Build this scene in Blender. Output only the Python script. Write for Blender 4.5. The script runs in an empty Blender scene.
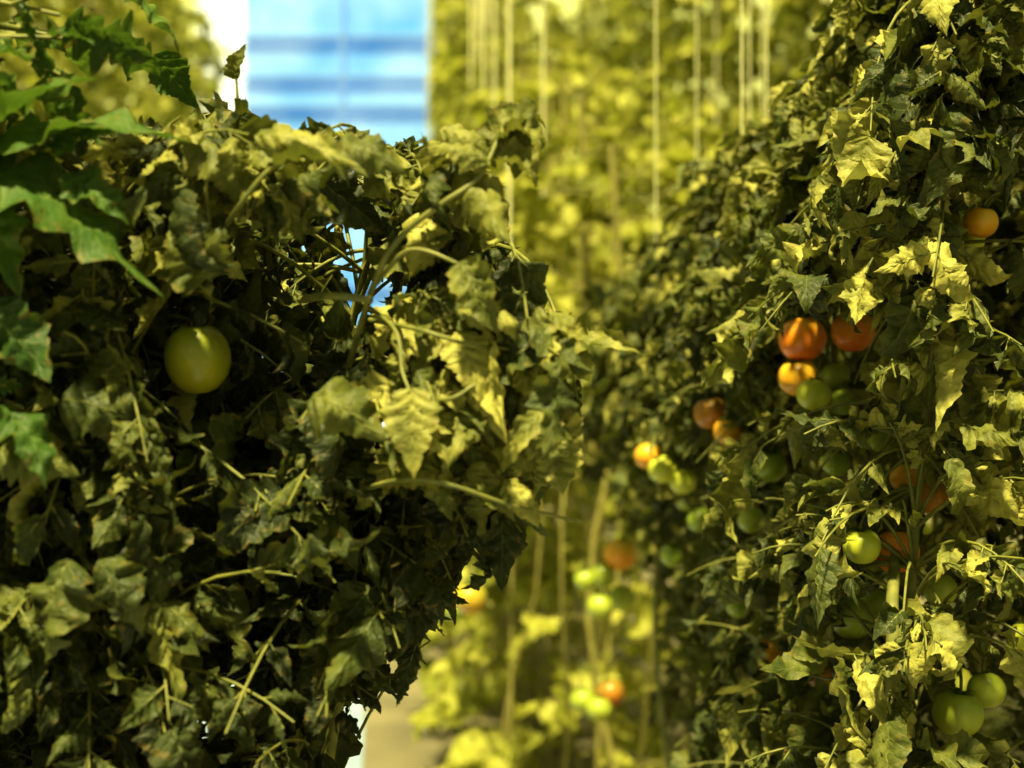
import bpy, math, numpy as np
from mathutils import Vector, Matrix
CAMH=1.30; F=1422.0
def S(px,py,d):
    """surveyed bearing -> world position"""
    return np.array([(px-512)/F*d, d, CAMH-(py-384)/F*d])
def nrm(v): 
    v=np.asarray(v,float); return v/(np.linalg.norm(v)+1e-9)
UP=np.array([0,0,1.0])

# ---------------------------------------------------------------- materials
def newmat(name):
    m=bpy.data.materials.new(name); m.use_nodes=True
    nt=m.node_tree; nt.nodes.clear()
    return m,nt
def N(nt,t,**kw):
    n=nt.nodes.new(t)
    for k,v in kw.items(): setattr(n,k,v)
    return n
def mth(nt,op,a,b=None,clamp=False):
    n=nt.nodes.new('ShaderNodeMath'); n.operation=op; n.use_clamp=clamp
    for i,x in enumerate((a,b)):
        if x is None: continue
        if isinstance(x,(int,float)): n.inputs[i].default_value=x
        else: nt.links.new(x,n.inputs[i])
    return n.outputs[0]
def mixc(nt,f,a,b):
    n=nt.nodes.new('ShaderNodeMix'); n.data_type='RGBA'
    if isinstance(f,(int,float)): n.inputs[0].default_value=f
    else: nt.links.new(f,n.inputs[0])
    for i,x in ((6,a),(7,b)):
        if isinstance(x,tuple): n.inputs[i].default_value=(*x,1)
        else: nt.links.new(x,n.inputs[i])
    return n.outputs[2]

def leaf_material(name,cols,trans=0.3,tcol=(0.42,0.44,0.012)):
    m,nt=newmat(name); L=nt.links
    uv=N(nt,'ShaderNodeUVMap'); uv.uv_map='UVMap'
    sep=N(nt,'ShaderNodeSeparateXYZ'); L.new(uv.outputs[0],sep.inputs[0])
    t=sep.outputs[0]; s=sep.outputs[1]
    v=mth(nt,'ABSOLUTE',mth(nt,'MULTIPLY',mth(nt,'SUBTRACT',s,0.5),2.0))
    at=N(nt,'ShaderNodeAttribute'); at.attribute_name='tint'
    tc=N(nt,'ShaderNodeTexCoord')
    no=N(nt,'ShaderNodeTexNoise'); no.inputs['Scale'].default_value=34; no.inputs['Detail'].default_value=3
    L.new(tc.outputs['Object'],no.inputs['Vector'])
    no2=N(nt,'ShaderNodeTexNoise'); no2.inputs['Scale'].default_value=120; no2.inputs['Detail'].default_value=3
    L.new(tc.outputs['Object'],no2.inputs['Vector'])
    f=mth(nt,'ADD',at.outputs['Fac'],mth(nt,'MULTIPLY',mth(nt,'SUBTRACT',no.outputs[0],0.5),1.0),True)
    r=N(nt,'ShaderNodeValToRGB'); e=r.color_ramp.elements
    e[0].position=0.0; e[0].color=(*cols[0],1); e[1].position=1; e[1].color=(*cols[-1],1)
    for i,c in enumerate(cols[1:-1]):
        x=e.new((i+1)/(len(cols)-1)); x.color=(*c,1)
    L.new(f,r.inputs[0]); col=r.outputs[0]
    # veins
    sv=mth(nt,'FRACT',mth(nt,'SUBTRACT',mth(nt,'MULTIPLY',t,7.0),mth(nt,'MULTIPLY',v,1.6)))
    line=mth(nt,'LESS_THAN',sv,0.10)
    mid=mth(nt,'LESS_THAN',v,0.05)
    vn=mth(nt,'MAXIMUM',mth(nt,'MULTIPLY',line,0.6),mid)
    col=mixc(nt,mth(nt,'MULTIPLY',vn,0.22),col,(0.34,0.35,0.08))
    # dry margins
    dry=mth(nt,'MULTIPLY',mth(nt,'GREATER_THAN',mth(nt,'ADD',mth(nt,'MULTIPLY',v,0.3),no2.outputs[0]),0.84),0.4)
    col=mixc(nt,dry,col,(0.20,0.14,0.035))
    p=N(nt,'ShaderNodeBsdfPrincipled'); L.new(col,p.inputs['Base Color'])
    p.inputs['Roughness'].default_value=0.55; p.inputs['Specular IOR Level'].default_value=0.28
    hb=mth(nt,'ADD',mth(nt,'MULTIPLY',mth(nt,'MINIMUM',sv,0.5),1.6),mth(nt,'MULTIPLY',no2.outputs[0],1.3))
    bp=N(nt,'ShaderNodeBump'); bp.inputs['Strength'].default_value=0.6; bp.inputs['Distance'].default_value=0.0035
    L.new(hb,bp.inputs['Height']); L.new(bp.outputs[0],p.inputs['Normal'])
    tr=N(nt,'ShaderNodeBsdfTranslucent')
    tcx=mixc(nt,0.4,col,tcol); L.new(tcx,tr.inputs[0])
    mx=N(nt,'ShaderNodeMixShader'); mx.inputs[0].default_value=trans
    L.new(p.outputs[0],mx.inputs[1]); L.new(tr.outputs[0],mx.inputs[2])
    o=N(nt,'ShaderNodeOutputMaterial'); L.new(mx.outputs[0],o.inputs[0])
    return m
def simple_mat(name,c1,c2,scale=30,rough=0.6,bump=0.2,emit=None,es=0):
    m,nt=newmat(name); L=nt.links
    tc=N(nt,'ShaderNodeTexCoord')
    no=N(nt,'ShaderNodeTexNoise'); no.inputs['Scale'].default_value=scale; no.inputs['Detail'].default_value=5
    L.new(tc.outputs['Object'],no.inputs['Vector'])
    mr=mth(nt,'MULTIPLY',mth(nt,'SUBTRACT',no.outputs[0],0.3),2.5,True)
    col=mixc(nt,mr,c1,c2)
    p=N(nt,'ShaderNodeBsdfPrincipled'); L.new(col,p.inputs['Base Color']); p.inputs['Roughness'].default_value=rough
    bp=N(nt,'ShaderNodeBump'); bp.inputs['Strength'].default_value=bump; bp.inputs['Distance'].default_value=0.003
    L.new(no.outputs[0],bp.inputs['Height']); L.new(bp.outputs[0],p.inputs['Normal'])
    if emit:
        if len(emit)==2: L.new(mixc(nt,mr,emit[0],emit[1]),p.inputs['Emission Color'])
        else: p.inputs['Emission Color'].default_value=(*emit,1)
        p.inputs['Emission Strength'].default_value=es
    o=N(nt,'ShaderNodeOutputMaterial'); L.new(p.outputs[0],o.inputs[0])
    return m
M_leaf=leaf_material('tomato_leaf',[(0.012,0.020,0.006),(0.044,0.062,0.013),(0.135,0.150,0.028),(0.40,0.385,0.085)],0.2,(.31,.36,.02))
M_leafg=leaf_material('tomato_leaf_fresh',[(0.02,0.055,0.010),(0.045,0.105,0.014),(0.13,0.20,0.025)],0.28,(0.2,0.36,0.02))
M_leafb=leaf_material('tomato_leaf_painted_sun',[(0.10,0.115,0.014),(0.23,0.25,0.028),(0.42,0.43,0.055),(0.62,0.61,0.12)],0.45,(.50,.56,.04))  # background leaves: sunlight painted in as brighter base colours
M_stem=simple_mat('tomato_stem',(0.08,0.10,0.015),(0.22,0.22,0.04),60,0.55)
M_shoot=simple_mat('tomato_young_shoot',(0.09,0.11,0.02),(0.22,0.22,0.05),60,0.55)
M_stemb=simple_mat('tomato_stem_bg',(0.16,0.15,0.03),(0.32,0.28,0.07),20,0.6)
M_string=simple_mat('twine',(0.6,0.6,0.3),(0.85,0.82,0.45),200,0.7)
M_floor=simple_mat('ground_cover',(0.09,0.08,0.045),(0.20,0.175,0.095),2.2,0.8)
M_path=simple_mat('white_ground_sheet',(0.20,0.28,0.44),(0.32,0.42,0.58),3,0.5)
M_wall=simple_mat('film_wall',(0.45,0.5,0.15),(0.6,0.62,0.2),1.5,0.6,0.1,((0.45,0.50,0.12),(0.75,0.80,0.35)),0.6)  # emission stands in for daylight through the film
M_white=simple_mat('white_film',(0.6,0.65,0.6),(0.75,0.78,0.7),1.5,0.6,0.1,(0.84,0.93,0.92),0.8)  # white daylight beside the window, painted on as emission
M_frame=simple_mat('steel_frame',(0.14,0.26,0.42),(0.2,0.34,0.5),8,0.5,.1,(.18,.42,.70),.45)  # steel bars carry an added blue glow
M_pane=simple_mat('blue_window_film',(0.06,0.25,0.65),(0.25,0.45,0.8),1.1,0.4,0.1,((0.06,0.32,0.76),(0.44,0.70,0.95)),0.68)  # sky brightness behind the window is painted as emission
M_panel=simple_mat('pale_blue_film',(0.35,0.5,0.75),(0.5,0.65,0.85),1.2,0.4,0.1,(0.62,0.80,1.0),0.85)  # added pale glow stands for daylight coming through

# ---------------------------------------------------------------- mesh buffer
class MB:
    def __init__(s): s.v=[];s.f=[];s.m=[];s.uv=[];s.ti=[];s.n=0
    def add(s,v,f,mi,uv,ti):
        s.v.append(v); s.f.append(f+s.n); s.m.append(np.full(len(f),mi,np.int32)); s.uv.append(uv); s.ti.append(ti); s.n+=len(v)
    def build(s,name,mats,parent=None):
        v=np.concatenate(s.v).astype(np.float32); f=np.concatenate(s.f).astype(np.int32)
        uv=np.concatenate(s.uv).astype(np.float32); ti=np.concatenate(s.ti).astype(np.float32); mi=np.concatenate(s.m)
        me=bpy.data.meshes.new(name)
        me.vertices.add(len(v)); me.vertices.foreach_set('co',v.ravel())
        me.loops.add(f.size); me.loops.foreach_set('vertex_index',f.ravel())
        me.polygons.add(len(f)); me.polygons.foreach_set('loop_start',np.arange(0,f.size,4,dtype=np.int32))
        me.polygons.foreach_set('material_index',mi)
        me.polygons.foreach_set('use_smooth',np.ones(len(f),bool))
        u=me.uv_layers.new(name='UVMap'); u.data.foreach_set('uv',uv[f.ravel()].ravel())
        a=me.attributes.new('tint','FLOAT','POINT'); a.data.foreach_set('value',ti)
        for m in mats: me.materials.append(m)
        me.update(calc_edges=True); me.validate()
        o=bpy.data.objects.new(name,me); bpy.context.collection.objects.link(o)
        if parent: o.parent=parent
        return o
def grid_faces(a,b,wrap=False):
    i=np.arange(a-1)[:,None]; j=np.arange(b if wrap else b-1)[None,:]
    j2=(j+1)%b
    f=np.stack([i*b+j,i*b+j2,(i+1)*b+j2,(i+1)*b+j],-1).reshape(-1,4)
    return f
def tube(mb,pts,rad,mi=1,sides=6,tint=0.5):
    pts=np.asarray(pts,float); n=len(pts); rad=np.broadcast_to(rad,(n,))
    T=np.gradient(pts,axis=0); T/=np.linalg.norm(T,axis=1)[:,None]+1e-9
    ref=np.array([0.3,0.9,0.2]); 
    A=np.cross(T,ref); A/=np.linalg.norm(A,axis=1)[:,None]+1e-9
    B=np.cross(T,A)
    a=np.linspace(0,2*np.pi,sides,endpoint=False)
    ring=A[:,None,:]*np.cos(a)[None,:,None]+B[:,None,:]*np.sin(a)[None,:,None]
    v=(pts[:,None,:]+ring*rad[:,None,None]).reshape(-1,3)
    uv=np.zeros((len(v),2)); uv[:,0]=0.5
    mb.add(v,grid_faces(n,sides,True),mi,uv,np.full(len(v),tint))
def bez(a,c,b,n=9):
    t=np.linspace(0,1,n)[:,None]
    return (1-t)**2*a+2*t*(1-t)*c+t**2*b
def spline(P,n=24):
    P=np.asarray(P,float); k=len(P)
    Q=np.vstack([2*P[0]-P[1],P,2*P[-1]-P[-2]])
    out=[]
    for x in np.linspace(0,k-1-1e-6,n):
        i=int(x); t=x-i; p0,p1,p2,p3=Q[i:i+4]
        out.append(0.5*(2*p1+(p2-p0)*t+(2*p0-5*p1+4*p2-p3)*t*t+(3*p1-p0-3*p2+p3)*t**3))
    return np.array(out)
# ------------------------------------------------------------ leaflets
class LP:
    keys=('o','d','n','L','W','bend','roll','rip','ph','tint','fold')
    def __init__(s): s.r={k:[] for k in s.keys}
    def add(s,**k):
        for q in s.keys: s.r[q].append(k[q])
    def flush(s,mb,nt,ns,mi=0,lob=5,depth=.8,teeth=0.18):
        if not s.r['L']: return
        R={k:np.array(v,float) for k,v in s.r.items()}; Nn=len(R['L'])
        t=np.linspace(0,1,nt); sc=np.linspace(-1,1,ns)
        d=R['d']/np.linalg.norm(R['d'],axis=1)[:,None]
        X=np.cross(d,R['n']); X/=np.linalg.norm(X,axis=1)[:,None]+1e-9
        Z=np.cross(X,d)
        base=np.sin(np.pi*np.clip(t,0.004,0.996)**0.62)**0.9*(1.22-0.54*t)
        ph=R['ph'][:,None]
        tw=(lob*t[None,:]**0.9+ph*0.05)%1.0
        lobm=0.72+0.28*np.sin(np.pi*tw**1.3)
        lobm=1-(1-lobm)*depth*(0.5+0.5*np.sin(ph*7))
        lobm=lobm*(1-teeth*((lob*2.0*t[None,:]+ph)%1.0))
        w=R['W'][:,None]*0.56*base[None,:]*lobm            # N,nt
        sg=np.sign(sc)[None,None,:]
        a=R['roll'][:,None,None]*(0.6+0.4*np.sin(2.2*t[None,:,None]+ph[:,:,None]))*(1+0.35*sg*np.sin(3*ph)[:,:,None])
        a=np.where(np.abs(a)<0.05,0.05,a)
        W3=w[:,:,None]; s3=sc[None,None,:]; as3=np.abs(s3)
        u=as3
        x=W3*np.sign(s3)*(0.38*u+0.62*np.sin(a*u*u)/a)
        z=W3*1.0*(1-np.cos(a*u*u))/a+R['fold'][:,None,None]*as3*W3
        z=z+R['rip'][:,None,None]*W3*s3**2*np.sin(2*np.pi*2.4*t[None,:,None]+ph[:,:,None]+sg*1.3)
        z=z+R['rip'][:,None,None]*0.40*W3*u*np.sin(2*np.pi*5.3*t[None,:,None]+2*ph[:,:,None]+sg*0.7)
        z=z+0.28*W3*(np.abs(np.sin(np.pi*(6*t[None,:,None]-1.3*as3)))-0.5)*(1-s3**4)
        phi=-R['bend'][:,None]*t[None,:]**1.6+0.5*R['rip'][:,None]*np.sin(7*t[None,:]+ph)
        dl=R['L'][:,None]/(nt-1)
        cy=np.concatenate([np.zeros((Nn,1)),np.cumsum(np.cos(phi[:,:-1])*dl,1)],1)
        cz=np.concatenate([np.zeros((Nn,1)),np.cumsum(np.sin(phi[:,:-1])*dl,1)],1)
        tau=(np.sin(ph*5)*1.1*R['rip'][:,None]*2)*t[None,:]
        x,z=(x*np.cos(tau)[:,:,None]-z*np.sin(tau)[:,:,None], x*np.sin(tau)[:,:,None]+z*np.cos(tau)[:,:,None])
        y=cy[:,:,None]-np.sin(phi)[:,:,None]*z
        zz=cz[:,:,None]+np.cos(phi)[:,:,None]*z
        P=R['o'][:,None,None,:]+x[...,None]*X[:,None,None,:]+y[...,None]*d[:,None,None,:]+zz[...,None]*Z[:,None,None,:]
        uv=np.zeros((Nn,nt,ns,2)); uv[...,0]=t[None,:,None]; uv[...,1]=(s3+1)/2
        gf=grid_faces(nt,ns); f=(gf[None]+(np.arange(Nn)*nt*ns)[:,None,None]).reshape(-1,4)
        ti=np.repeat(R['tint'],nt*ns)
        mb.add(P.reshape(-1,3),f,mi,uv.reshape(-1,2),ti)
        s.r={k:[] for k in s.keys}
def leaf(mb,lp,rng,base,target,size,ok=None,tint=(0.0,0.9),curl=1.0,rad=0.0015,npairs=3,up=0.3,sides=5,droop=0.45,wide=0.51):
    base=np.asarray(base,float); target=np.asarray(target,float)
    ln=np.linalg.norm(target-base)
    c=(base+target)/2+UP*ln*up+rng.normal(0,0.06*ln,3)
    pts=bez(base,c,target,9)
    if ok is not None and not (ok(pts[5]) and ok(pts[7])): return
    tube(mb,pts,np.linspace(rad*1.5,rad*0.6,9),1,sides)
    T=np.gradient(pts,axis=0); T/=np.linalg.norm(T,axis=1)[:,None]
    us=[(1.0,0)]
    for i in range(npairs):
        u=0.88-i*(0.6/npairs)
        us+=[(u+rng.normal(0,.02),1),(u+rng.normal(0,.02),-1)]
    lt=rng.uniform(*tint)
    for u,sd in us:
        k=min(u,1)*8; i=min(int(k),7); fr=k-i
        p=pts[i]*(1-fr)+pts[i+1]*fr; t=nrm(T[i]*(1-fr)+T[i+1]*fr)
        sdv=np.cross(t,UP); sdv=nrm(sdv) if np.linalg.norm(sdv)>.1 else nrm(rng.normal(0,1,3))
        nn=np.cross(sdv,t)
        ang=rng.uniform(0.6,1.2)*sd
        d=nrm(t*math.cos(ang)+sdv*math.sin(ang)+rng.normal(0,0.28,3)-UP*droop*rng.uniform(0.0,1.8))
        n=nrm(nn+rng.normal(0,0.6,3))
        L=size*(1.25 if sd==0 else rng.uniform(0.45,1.1))
        q=p+d*0.006
        if ok is not None and not (ok(q+d*L*0.9) and ok(q+d*L*.4)): continue
        if sd!=0: tube(mb,[p,p+d*0.01,p+d*0.02],[rad*.6]*3,1,4)
        rl=rng.uniform(0.6,3.6)*curl*(1 if rng.random()<0.5 else -0.95)
        lp.add(o=q,d=d,n=n,L=L,W=L*rng.uniform(0.7,1.25)*wide*1.1,bend=rng.uniform(-0.5,3.2)*curl,roll=rl,rip=rng.uniform(0.12,0.52),
               ph=rng.uniform(0,6.28),tint=np.clip(lt+rng.normal(0,0.18),0,1),fold=rng.uniform(-0.45,0.4))
def empty(name,loc=(0,0,0)):
    e=bpy.data.objects.new(name,None); e.empty_display_size=0.1; bpy.context.collection.objects.link(e); return e
def inpoly(x,z,poly):
    c=False; n=len(poly); j=n-1
    for i in range(n):
        xi,zi=poly[i]; xj,zj=poly[j]
        if (zi>z)!=(zj>z) and x<(xj-xi)*(z-zi)/(zj-zi)+xi: c=not c
        j=i
    return c
# ============================================================ FRUIT TABLE (position, diameter)
FR=[]   # centre, R, kind
def fr(px,py,dm,k,d): FR.append((S(px,py,d),dm/2/F*d,k))
fr(197,358,66,'yd',1.10); fr(494,457,36,'yd',1.12); fr(190,462,30,'g',1.2)
T=[(802,339,48,'r',1.62),(853,331,44,'r',1.66),(798,377,40,'o',1.62),(814,394,35,'y',1.58),(836,375,28,'g',1.66),(842,402,28,'g',1.64),
   (710,413,34,'d',1.90),(728,431,29,'o',1.86),(770,466,34,'g',1.75),(648,456,27,'o',2.2),(663,469,30,'y',2.15),(683,481,28,'y',2.15),
   (981,222,34,'o',1.36),(972,240,26,'y',1.40),(862,546,38,'y',1.36),(896,551,46,'r',1.40),(930,496,36,'d',1.46),(906,478,32,'o',1.50),(852,618,44,'g',1.46),(876,602,34,'g',1.50),
   (770,650,28,'o',1.8),(822,677,28,'d',1.66),(958,713,50,'yg',1.36),(986,690,38,'yg',1.40),(1026,638,36,'y',1.36),(836,463,28,'g',1.60),(738,606,24,'g',2.0),
   (700,520,26,'g',2.1),(752,520,28,'yg',1.85),(838,716,26,'g',1.66),(915,392,30,'yg',1.48),(880,440,26,'g',1.52),(940,590,34,'yg',1.42),(672,555,24,'g',2.2)]
for a in T: fr(*a)
B=[(620,554,34,'o',2.9),(603,575,27,'yg',2.9),(622,598,28,'yg',2.9),(600,607,28,'yg',2.85),(585,580,22,'yg',2.9),(583,700,26,'yg',2.9),(599,709,26,'yg',2.85),(610,693,29,'d',2.9),
   (470,598,34,'yo',2.7),(455,608,26,'yg',2.8),(686,500,22,'yg',2.4)]
for a in B: fr(*a)
FC=np.array([f[0] for f in FR]); FRad=np.array([f[1] for f in FR])
LENS=np.array([0,0,CAMH])
def clear(p,reach=0.45):
    """pickers have stripped the leaves on the aisle side of each fruit"""
    ax=LENS-FC; ax/=np.linalg.norm(ax,axis=1)[:,None]
    v=p-FC; h=(v*ax).sum(1); r=np.linalg.norm(v-ax*h[:,None],axis=1)
    return not np.any((h>-FRad*.9)&(h<reach)&(r<FRad*1.12))
# ============================================================ LEFT PLANT
rng=np.random.default_rng(11)
D0=1.2
out=[(-140,110),(0,112),(60,135),(120,125),(190,112),(235,85),(262,130),(300,150),(335,110),(375,132),(430,118),(465,150),(500,185),(520,240),(555,300),(578,350),(590,400),
     (572,455),(550,500),(530,560),(480,600),(430,650),(400,705),(350,715),(325,800),(325,1100),(-140,1100)]
poly=[((x-512)/F*D0,CAMH-(y-384)/F*D0) for x,y in out]
hx,hz=(350-512)/F*D0,CAMH-(265-384)/F*D0
def okL(p):
    if not(0.98<p[1]<1.55): return False
    k=D0/p[1]; k=1+(k-1)*0.6
    x=p[0]*k; z=CAMH+(p[2]-CAMH)*k
    if ((x-hx)/0.028)**2+((z-hz)/0.046)**2<1: return False
    return inpoly(x,z,poly) and clear(p)
mb=MB(); lp=LP()
stems=[]
for (xb,xt,ztop,y) in [(-0.50,-0.47,1.50,1.25),(-0.40,-0.38,1.50,1.32),(-0.29,-0.27,1.50,1.22),(-0.20,-0.22,1.52,1.30),(-0.245,-0.10,1.48,1.25),(-0.20,-0.03,1.42,1.24),(-0.335,-0.33,1.40,1.12)]:
    z=[0.02,0.5,0.9,1.15,1.32,ztop]
    P=[(xb+(xt-xb)*((zz/ztop)**4)+rng.normal(0,.006),y+rng.normal(0,.01),zz) for zz in z]
    P=spline(P,40); stems.append(P); tube(mb,P,np.linspace(0.009,0.0035,40),1,8)
allst=np.concatenate(stems)
cnt=0
while cnt<780:
    tgt=np.array([rng.uniform(-0.55,0.07),rng.uniform(1.0,1.5),rng.uniform(0.72,1.56)])
    if not okL(tgt): continue
    b=tgt+rng.normal(0,1,3)*np.array([.1,.05,.08])
    dd=np.linalg.norm((allst-b),axis=1); near=allst[np.argmin(dd)]
    v=tgt-near; ln=np.linalg.norm(v)
    if ln>0.28: continue
    if ln<0.07: tgt=near+nrm(v)*0.09
    hgt=np.clip((tgt[2]-1.05)/.38,0,1); rt=np.clip((tgt[0]+.15)/.18,0,1)  # tint paints sun on top and right flank, shade lower down
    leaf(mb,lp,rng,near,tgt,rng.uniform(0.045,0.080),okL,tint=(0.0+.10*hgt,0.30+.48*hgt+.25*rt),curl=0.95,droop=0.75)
    cnt+=1
# arching shoots visible on the front
def shoot(P,r0,r1): 
    q=spline(P,26); tube(mb,q,np.linspace(r0,r1,26),2,8,.9); return q
shoot([S(330,430,1.16),S(372,290,1.06),S(400,238,1.04),S(440,205,1.02),S(478,178,1.02),S(498,140,1.03)],0.0030,0.0017)
shoot([S(375,285,1.06),S(410,250,1.03),S(460,265,1.02),S(500,290,1.03)],0.0021,0.0011)
shoot([S(300,300,1.12),S(330,296,1.05),S(372,300,1.04)],0.0030,0.0028)
shoot([S(215,245,1.08),S(240,205,1.02),S(275,165,1.01),S(315,155,1.02),S(345,160,1.04)],0.0021,0.0012)
shoot([S(212,235,1.06),S(206,190,1.03),S(212,160,1.04)],0.0016,0.0011)
shoot([S(330,500,1.15),S(400,480,1.04),S(450,485,1.02),S(510,505,1.04),S(580,522,1.08)],0.0024,0.0012)
shoot([S(360,300,1.1),S(395,330,1.03),S(402,370,1.01),S(410,392,1.0)],0.0016,0.0011)
shoot([S(360,390,1.1),S(440,400,1.02),S(475,385,1.02)],0.0020,0.0013)
shoot([S(370,320,1.1),S(420,330,1.02),S(470,345,1.02),S(520,350,1.05)],0.0020,0.0012)
shoot([S(236,150,1.15),S(238,110,1.12),S(236,76,1.12)],0.0018,0.0011)
def one(px,py,d,dirv,nv,L,W,bend,roll,tint,fold=0.1,rip=0.2,ph=1.0):
    lp.add(o=S(px,py,d),d=np.array(dirv,float),n=np.array(nv,float),L=L,W=W,bend=bend,roll=roll,rip=rip,ph=ph,tint=tint,fold=fold)
one(412,388,1.0,(0.02,-0.1,-1),(-0.1,-1,0.1),0.064,0.040,0.15,0.5,0.8,0.1,0.05,5.6)
one(500,160,1.04,(0.15,-0.2,0.9),(-0.8,-0.5,0.1),0.060,0.040,2.6,1.3,0.6)
one(508,126,1.035,(0.3,-0.3,-0.6),(0.3,-0.7,0.6),0.045,0.040,1.8,-1.3,0.5)
one(497,138,1.03,(0.6,-0.2,0.4),(0,-0.6,0.8),0.048,0.040,2.9,1.6,0.65,.1,.3,2.)
one(490,165,1.02,(-0.8,-0.1,0.5),(0.2,-0.8,0.6),0.055,0.030,1.2,-1.4,0.75)
one(440,130,1.04,(0.7,-0.2,-.2),(0.2,-0.8,0.6),0.055,0.035,1.4,-1.6,0.75)
one(498,160,1.02,(0.9,-0.2,-0.1),(0.1,-0.6,0.8),0.04,0.03,1.9,1.5,0.7)
one(275,165,1.0,(1,-0.2,0.2),(0,-0.4,1),0.07,0.04,1.0,1.4,0.6)
one(236,80,1.12,(0.2,-0.3,1),(-.5,-0.9,0.1),0.03,0.02,.6,1.4,0.5)
one(460,262,1.01,(0.5,-0.2,-0.9),(0,-1,0.2),0.06,0.035,0.6,1.2,0.6)
one(310,400,1.02,(0.55,-0.3,-0.1),(-0.1,-0.6,0.8),0.072,0.055,1.2,-1.2,0.5,0.1,0.5)
one(330,155,1.02,(0.8,-0.3,0.1),(0,-0.7,0.8),0.062,0.045,1.4,-1.0,0.55,0.1,0.4)
one(205,280,1.02,(-0.2,-0.3,0.4),(0,-0.9,0.3),0.05,0.05,1.8,1.0,0.5)
one(60,400,1.02,(1,-0.1,-0.2),(0,-0.9,0.6),0.085,0.055,0.9,-1.2,0.4,0.1,0.5)
one(70,560,1.0,(-0.3,-0.2,-0.9),(-0.1,-1,0.3),0.085,0.060,1.0,-1.3,0.4,0.1,0.5)
one(100,560,1.0,(0.4,-0.2,-0.6),(0.1,-1,0.4),0.07,0.045,1.3,-1.5,0.42,0.1,0.5)
one(130,380,1.03,(0.12,-0.1,-1),(-0.3,-1,0.2),0.085,0.05,0.6,0.9,0.25)
one(0,450,1.0,(1,-0.1,-0.15),(0,-0.8,0.7),0.06,0.045,0.8,-0.8,0.6)
for i in range(95):   # clustered rolled leaflets on the right flank, sunlight painted by raised tints
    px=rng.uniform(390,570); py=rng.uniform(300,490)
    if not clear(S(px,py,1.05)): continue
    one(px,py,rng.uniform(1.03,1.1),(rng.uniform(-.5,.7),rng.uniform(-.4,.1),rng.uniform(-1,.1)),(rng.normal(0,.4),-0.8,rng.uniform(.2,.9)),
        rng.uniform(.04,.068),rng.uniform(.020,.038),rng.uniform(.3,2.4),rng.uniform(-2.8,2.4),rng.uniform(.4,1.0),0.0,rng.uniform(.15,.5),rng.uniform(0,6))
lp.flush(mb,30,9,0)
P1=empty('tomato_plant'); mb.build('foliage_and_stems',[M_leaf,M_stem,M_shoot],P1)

# fresh, larger leaves of the neighbouring plant at far left
mb=MB(); lp=LP()
def freshleaf(a,b,size,up=.12,np_=3,rad=.0025,dr=.25):
    leaf(mb,lp,rng,a,b,size,None,tint=(0.0,0.8),curl=0.5,rad=rad,npairs=np_,up=up,droop=dr,wide=0.55)
sb=spline([(-0.62,1.03,0.02),(-0.60,1.02,0.8),(-0.57,1.02,1.4),(-0.52,1.0,1.9)],30); tube(mb,sb,np.linspace(.009,.006,30),1,8)
for (px,py,dv,L,W,r_) in [(-30,150,(1,-.05,.16),.165,.055,.3),(-40,165,(1,-.1,-.50),.175,.085,-.3),(-60,150,(.8,-.2,.45),.13,.05,.4),(-30,185,(.5,-.2,-.9),.09,.05,.5),(40,150,(.9,0,.35),.06,.035,.4),(60,175,(.9,0,-.5),.06,.04,.4)]:
    lp.add(o=S(px,py,1.0),d=np.array(dv,float),n=np.array([-.1,-.55,.9]),L=L,W=W,bend=0.4,roll=r_,rip=.3,ph=rng.uniform(0,6),tint=.55,fold=.15)
for a,b,s_ in [((-260,-60,1.0),(60,15,1.02),.055),((-260,60,1.0),(90,40,1.05),.05),((-200,-150,1.0),(110,-20,1.1),.06),((-260,250,1.0),(-20,300,1.0),.065),((-200,-20,1.0),(60,75,1.05),.05),((-260,30,1.0),(20,90,1.02),.055),
   ((-150,0,1.0),(150,50,1.2),.05),((-200,300,1.0),(0,400,1.0),.06)]:
    freshleaf(S(*a),S(*b),s_)
lp.flush(mb,36,9,0,5,2.0)
P2=empty('tomato_plant'); mb.build('foliage_and_stems',[M_leafg,M_stem],P2)

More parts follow.
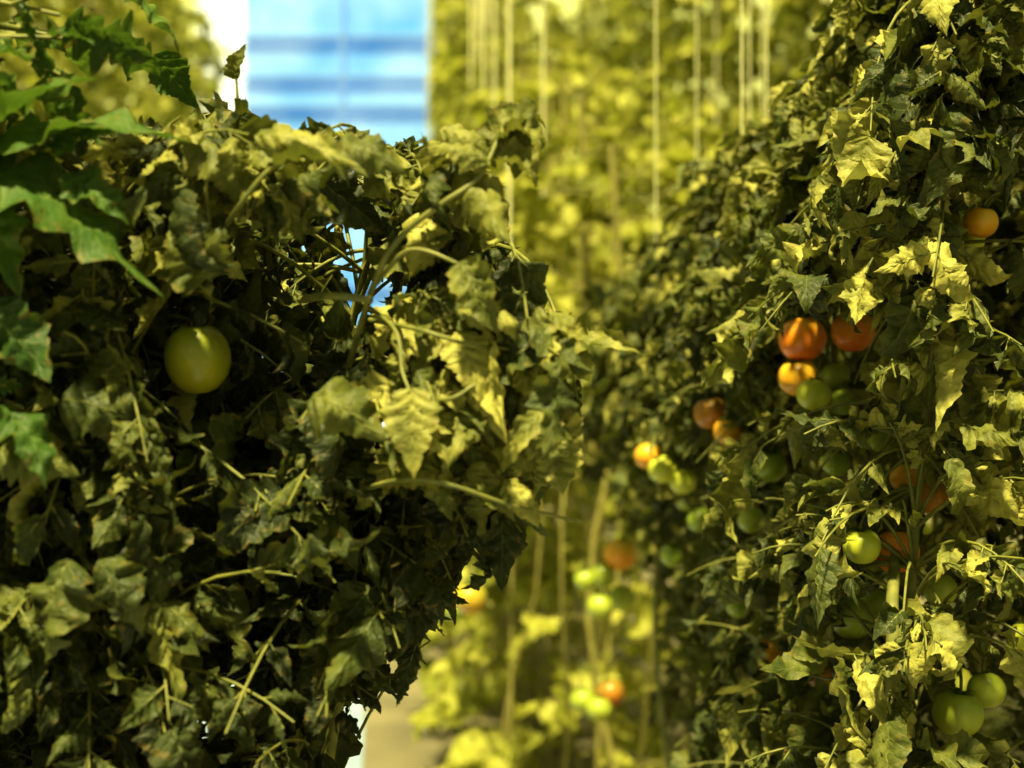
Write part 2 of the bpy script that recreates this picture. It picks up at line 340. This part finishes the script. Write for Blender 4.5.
# ============================================================ RIGHT ROW (near, in focus)
def hw(z,y):
    a=0.28 if z<0.05 else max(0.06,0.28-0.42*(z-0.05))
    if z<-0.1 and y>1.9: a*=max(.35,1-(-.1-z)*1.8)
    return a
def cen(y): return 0.62-0.080*y
def okR(p):
    y=p[1]; z=p[2]-CAMH
    if y<1.2 or y>3.1: return False
    top=0.46-0.15*(y-1.4)+0.03*math.sin(y*9)+0.02*math.sin(y*23)
    if z>top: return False
    x=p[0]-cen(y)
    return abs(x)<hw(z,y)+0.035*math.sin(y*14+z*11) and clear(p)
ys=[(1.2,1.65),(1.65,2.1),(2.1,2.6),(2.6,3.1)]
cnts=[640,540,420,320]
for k,((ya,yb),cn) in enumerate(zip(ys,cnts)):
    mb=MB(); lp=LP(); st=[]
    for j in range(4):
        y=ya+(j+.5)/4*(yb-ya)+(.12 if k==0 else 0); x=cen(y)+[-.10,.08,-.02,.16][j]+rng.normal(0,.01)
        top=CAMH+0.42-0.15*(y-1.4)
        P=spline([(x+rng.normal(0,.012),y+rng.normal(0,.01),zz) for zz in (0.02,.4,.8,1.1,1.4,top)],40)
        st.append(P); tube(mb,P,np.linspace(.007,.0025,40),1,8)
        s0=P[-1]; tube(mb,[s0-UP*.25,s0,s0+UP*1.0,s0+UP*2.6],[.0016]*4,2,5)
    A=np.concatenate(st); c=0
    while c<cn:
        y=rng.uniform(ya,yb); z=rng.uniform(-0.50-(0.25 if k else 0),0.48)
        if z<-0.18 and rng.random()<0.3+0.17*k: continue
        side=-1 if rng.random()<.7 else 1
        x=cen(y)+side*abs(rng.beta(2.4,1.1))*hw(z,y)
        tgt=np.array([x,y,CAMH+z])
        if not okR(tgt): continue
        b=tgt+rng.normal(0,1,3)*np.array([.05,.05,.06])
        near=A[np.argmin(np.linalg.norm(A-b,axis=1))]; v=tgt-near; ln=np.linalg.norm(v)
        if ln>0.25: continue
        if ln<.08: tgt=near+nrm(v)*.1
        br=.22 if (k==0 and z<.15) else (.08 if k==0 else .03)  # raised tint paints the lit zone; low leaves are tinted darker as shade
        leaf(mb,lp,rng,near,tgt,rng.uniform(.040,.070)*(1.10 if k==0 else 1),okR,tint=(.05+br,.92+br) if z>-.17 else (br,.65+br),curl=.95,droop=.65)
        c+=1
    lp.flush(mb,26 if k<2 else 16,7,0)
    if k==0:
        tube(mb,spline([S(888,1100,1.30),S(892,768,1.30),S(893,640,1.30),S(893,585,1.34),S(905,480,1.50)],30),np.linspace(.008,.005,30),3,10,.9)
    if k==1:
        tube(mb,spline([S(782,1100,1.65),S(788,768,1.65),S(795,640,1.65),S(800,560,1.7)],30),np.linspace(.007,.005,30),3,10)
    E=empty('tomato_plant'); mb.build('foliage_and_stems',[M_leaf,M_stem,M_string,M_shoot],E)

# ============================================================ BACKGROUND ROWS
def bgrow(name,cx,y0,y1,half,zlo,ztop,n,slope=-0.1,size=.09,bare=True,strings=True,sseed=1,lowskip=.5,lowout=0.0):
    r=np.random.default_rng(sseed); mb=MB(); lp=LP()
    y=y0; st=[]
    while y<y1:
        x=cx+slope*y
        P=np.array([(x+r.normal(0,.03),y,zz) for zz in (0.0,.7,1.3,ztop(y))]); tube(mb,spline(P,10),.009,1,6); st.append((x,y))
        if bare:
            for q in range(4):
                xx=x+r.uniform(-half,half); tube(mb,spline([(xx+r.normal(0,.03),y+r.uniform(-.2,.2),zz) for zz in (0,.4,.9,1.3)],8),.005,1,5)
        if strings: 
            xs=x-half*r.uniform(.2,.9); tube(mb,[(xs,y,1.3),(xs,y,2.5),(xs,y,5.2)],[.005]*3,2,5)
        y+=.45
    for i in range(n):
        y=r.uniform(y0,y1); zt=ztop(y); z=zlo+(zt-zlo)*r.random()**.9
        if z<0.95 and r.random()<lowskip: continue
        hf=half*(1-.45*(y-y0)/(y1-y0))
        x=cx+slope*y+ (hf*r.beta(2,1)*(-1 if r.random()<.6 else 1))
        if z<.8: x-=lowout*r.random()
        tgt=np.array([x,y,z])
        b=tgt+np.array([r.uniform(-.1,.1)+(.1 if x<cx+slope*y else -.1),r.uniform(-.15,.15),r.uniform(-.12,.06)])
        leaf(mb,lp,r,b,tgt,size*r.uniform(.7,1.2),None,tint=(0.0,1.0),curl=.7,rad=.0018,npairs=2,sides=4,droop=.6,wide=.8)
    lp.flush(mb,8,5,0,3,1.0,0)
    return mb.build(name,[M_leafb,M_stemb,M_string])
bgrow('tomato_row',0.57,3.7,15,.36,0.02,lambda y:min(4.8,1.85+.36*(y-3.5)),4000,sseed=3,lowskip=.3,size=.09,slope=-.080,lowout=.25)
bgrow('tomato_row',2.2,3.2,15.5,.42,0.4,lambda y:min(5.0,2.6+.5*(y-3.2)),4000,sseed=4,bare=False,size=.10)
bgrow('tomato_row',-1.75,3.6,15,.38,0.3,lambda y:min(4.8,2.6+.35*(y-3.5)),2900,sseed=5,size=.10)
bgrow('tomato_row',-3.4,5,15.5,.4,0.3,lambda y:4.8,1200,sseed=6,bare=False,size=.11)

# ============================================================ TOMATOES
def tomato_mat(name,c1,c2,c3):
    m,nt=newmat(name); L=nt.links
    tc=N(nt,'ShaderNodeTexCoord'); sp=N(nt,'ShaderNodeSeparateXYZ'); L.new(tc.outputs['Object'],sp.inputs[0])
    no=N(nt,'ShaderNodeTexNoise'); no.inputs['Scale'].default_value=45; L.new(tc.outputs['Object'],no.inputs['Vector'])
    h=mth(nt,'ADD',mth(nt,'MULTIPLY',sp.outputs[2],18.0),mth(nt,'ADD',mth(nt,'MULTIPLY',mth(nt,'SUBTRACT',no.outputs[0],.5),1.1),.5),True)
    r=N(nt,'ShaderNodeValToRGB'); e=r.color_ramp.elements
    e[0].color=(*c1,1); e[0].position=.1; e[1].color=(*c3,1); e[1].position=1; x=e.new(.6); x.color=(*c2,1)
    L.new(h,r.inputs[0])
    n2=N(nt,'ShaderNodeTexNoise'); n2.inputs['Scale'].default_value=400; L.new(tc.outputs['Object'],n2.inputs['Vector'])
    col=mixc(nt,mth(nt,'MULTIPLY',mth(nt,'GREATER_THAN',n2.outputs[0],.66),.3),r.outputs[0],(.6,.5,.2))
    p=N(nt,'ShaderNodeBsdfPrincipled'); L.new(col,p.inputs['Base Color']); p.inputs['Roughness'].default_value=.32
    p.inputs['Subsurface Weight'].default_value=.12; p.inputs['Subsurface Scale'].default_value=.01; p.inputs['Subsurface Radius'].default_value=(1,.5,.2)
    o=N(nt,'ShaderNodeOutputMaterial'); L.new(p.outputs[0],o.inputs[0]); return m
TM={'r':tomato_mat('tomato_ripe',(.85,.17,.01),(.85,.28,.01),(.65,.38,.02)),
    'o':tomato_mat('tomato_turning',(.95,.36,.015),(.90,.46,.02),(.68,.50,.03)),
    'yo':tomato_mat('tomato_breaking',(.70,.38,.03),(.55,.38,.03),(.36,.34,.03)),
    'y':tomato_mat('tomato_pale',(.66,.68,.07),(.56,.62,.05),(.42,.50,.04)),
    'yd':tomato_mat('tomato_mature_green',(.34,.33,.018),(.27,.29,.015),(.17,.20,.012)),
    'yg':tomato_mat('tomato_yellow_green',(.42,.48,.05),(.34,.42,.04),(.24,.32,.025)),
    'g':tomato_mat('tomato_green',(.36,.46,.04),(.28,.38,.03),(.18,.28,.02)),
    'd':tomato_mat('tomato_dull_ripe',(.50,.17,.015),(.45,.20,.015),(.28,.20,.02))}
def tomato(c,R,kind,sd):
    mb=MB(); nu,nv=22,28; r=np.random.default_rng(sd)
    th=np.linspace(0.0,np.pi,nu)[:,None]; ph=np.linspace(0,2*np.pi,nv,endpoint=False)[None,:]
    rib=1+0.022*np.cos(5*ph+sd)*np.sin(th)
    x=R*np.sin(th)*np.cos(ph)*rib; y=R*np.sin(th)*np.sin(ph)*rib
    z=R*.96*np.cos(th)*(1+0*ph)-R*.22*np.exp(-(th/.33)**2)+R*.06*np.exp(-((np.pi-th)/.2)**2)
    if kind=='yd': z*=1.16
    v=np.stack([x,y,z+0*x],-1).reshape(-1,3); uv=np.zeros((len(v),2))
    mb.add(v,grid_faces(nu,nv,True)[:, ::-1],0,uv,np.zeros(len(v)))
    lp=LP()
    for i in range(5):
        a=i*2*math.pi/5+r.uniform(-.2,.2)
        lp.add(o=np.array([0,0,R*.74]),d=np.array([math.cos(a),math.sin(a),.35]),n=np.array([0,0,1.]),L=R*.85,W=R*.26,bend=r.uniform(-.2,1.0),roll=.4,rip=.1,ph=r.uniform(0,6),tint=.6,fold=.1)
    lp.flush(mb,8,3,1,1,.3,0)
    tube(mb,spline([(0,0,R*.72),(0,0,R*1.1),(R*.2,R*.5,R*1.6),(R*.4,R*1.4,R*1.8)],10),R*.07,2,6)
    o=mb.build('tomato',[TM[kind],M_leafg,M_stem])
    o.location=c
    o.rotation_euler=(r.uniform(-.35,.2),r.uniform(-.35,.35),r.uniform(-.5,.5))
    return o
for i,(c,R,k) in enumerate(FR): tomato(c,R,k,i+5)

# ============================================================ GREENHOUSE SHELL
def box(name,lo,hi,mat,parent=None):
    lo=np.array(lo,float);hi=np.array(hi,float)
    me=bpy.data.meshes.new(name)
    vs=[(x,y,z) for x in (lo[0],hi[0]) for y in (lo[1],hi[1]) for z in (lo[2],hi[2])]
    fs=[(0,1,3,2),(4,6,7,5),(0,4,5,1),(2,3,7,6),(0,2,6,4),(1,5,7,3)]
    me.from_pydata(vs,[],fs); me.materials.append(mat); me.update()
    o=bpy.data.objects.new(name,me); bpy.context.collection.objects.link(o)
    if parent: o.parent=parent
    return o
box('floor',(-9,-3,-.1),(9,18,0),M_floor)
mbp=MB()
pv=np.array([(-.75,-1,.006),(.04,-1,.006),(-.75-1.6,16,.006),(.04-1.6,16,.006)]); mbp.add(pv,np.array([[0,1,3,2]]),0,np.zeros((4,2)),np.zeros(4)); mbp.build('walkway_sheet',[M_path])
YW=16.0
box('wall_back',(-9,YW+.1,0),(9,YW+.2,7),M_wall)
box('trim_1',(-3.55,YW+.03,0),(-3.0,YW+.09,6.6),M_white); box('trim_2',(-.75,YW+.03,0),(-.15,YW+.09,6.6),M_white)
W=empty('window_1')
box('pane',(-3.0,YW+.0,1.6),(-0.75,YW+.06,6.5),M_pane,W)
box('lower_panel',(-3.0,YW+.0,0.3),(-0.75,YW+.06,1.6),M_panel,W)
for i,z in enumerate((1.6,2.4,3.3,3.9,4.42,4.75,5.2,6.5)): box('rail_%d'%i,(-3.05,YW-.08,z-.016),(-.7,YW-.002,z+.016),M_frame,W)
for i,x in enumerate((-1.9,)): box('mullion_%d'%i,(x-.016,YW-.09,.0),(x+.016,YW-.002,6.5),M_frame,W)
for i,y in enumerate((5,9,13)):
    t=empty('roof_truss')
    mbt=MB(); tube(mbt,[(-9,y,5.6),(0,y,5.6),(9,y,5.6)],.04,0,8)
    tube(mbt,[(-9,y,5.6),(-4.5,y,7),(0,y,5.6),(4.5,y,7),(9,y,5.6)],.03,0,8)
    mbt.build('bars',[M_frame],t)

# ============================================================ LIGHT
w=bpy.data.worlds.new('world'); bpy.context.scene.world=w; w.use_nodes=True
bg=w.node_tree.nodes['Background']; bg.inputs[0].default_value=(.86,.88,.42,1); bg.inputs[1].default_value=.44
sd=bpy.data.lights.new('sun','SUN'); sd.energy=12.5; sd.color=(1,.87,.38); sd.angle=math.radians(4)
so=bpy.data.objects.new('sun',sd); bpy.context.collection.objects.link(so)
dirv=Vector((0.10,0.46,-1.0))   # travelling direction of light
so.rotation_euler=dirv.to_track_quat('-Z','Y').to_euler()
# ============================================================ CAMERA
cd=bpy.data.cameras.new('camera'); cam=bpy.data.objects.new('camera',cd); bpy.context.collection.objects.link(cam)
cd.lens=50; cd.sensor_width=36; cam.location=(0,0,CAMH); cam.rotation_euler=(math.radians(90),0,0)
cd.dof.use_dof=True; cd.dof.focus_distance=1.27; cd.dof.aperture_fstop=3.8; cd.clip_start=.05
bpy.context.scene.camera=cam
bpy.context.scene.view_settings.view_transform='Standard'
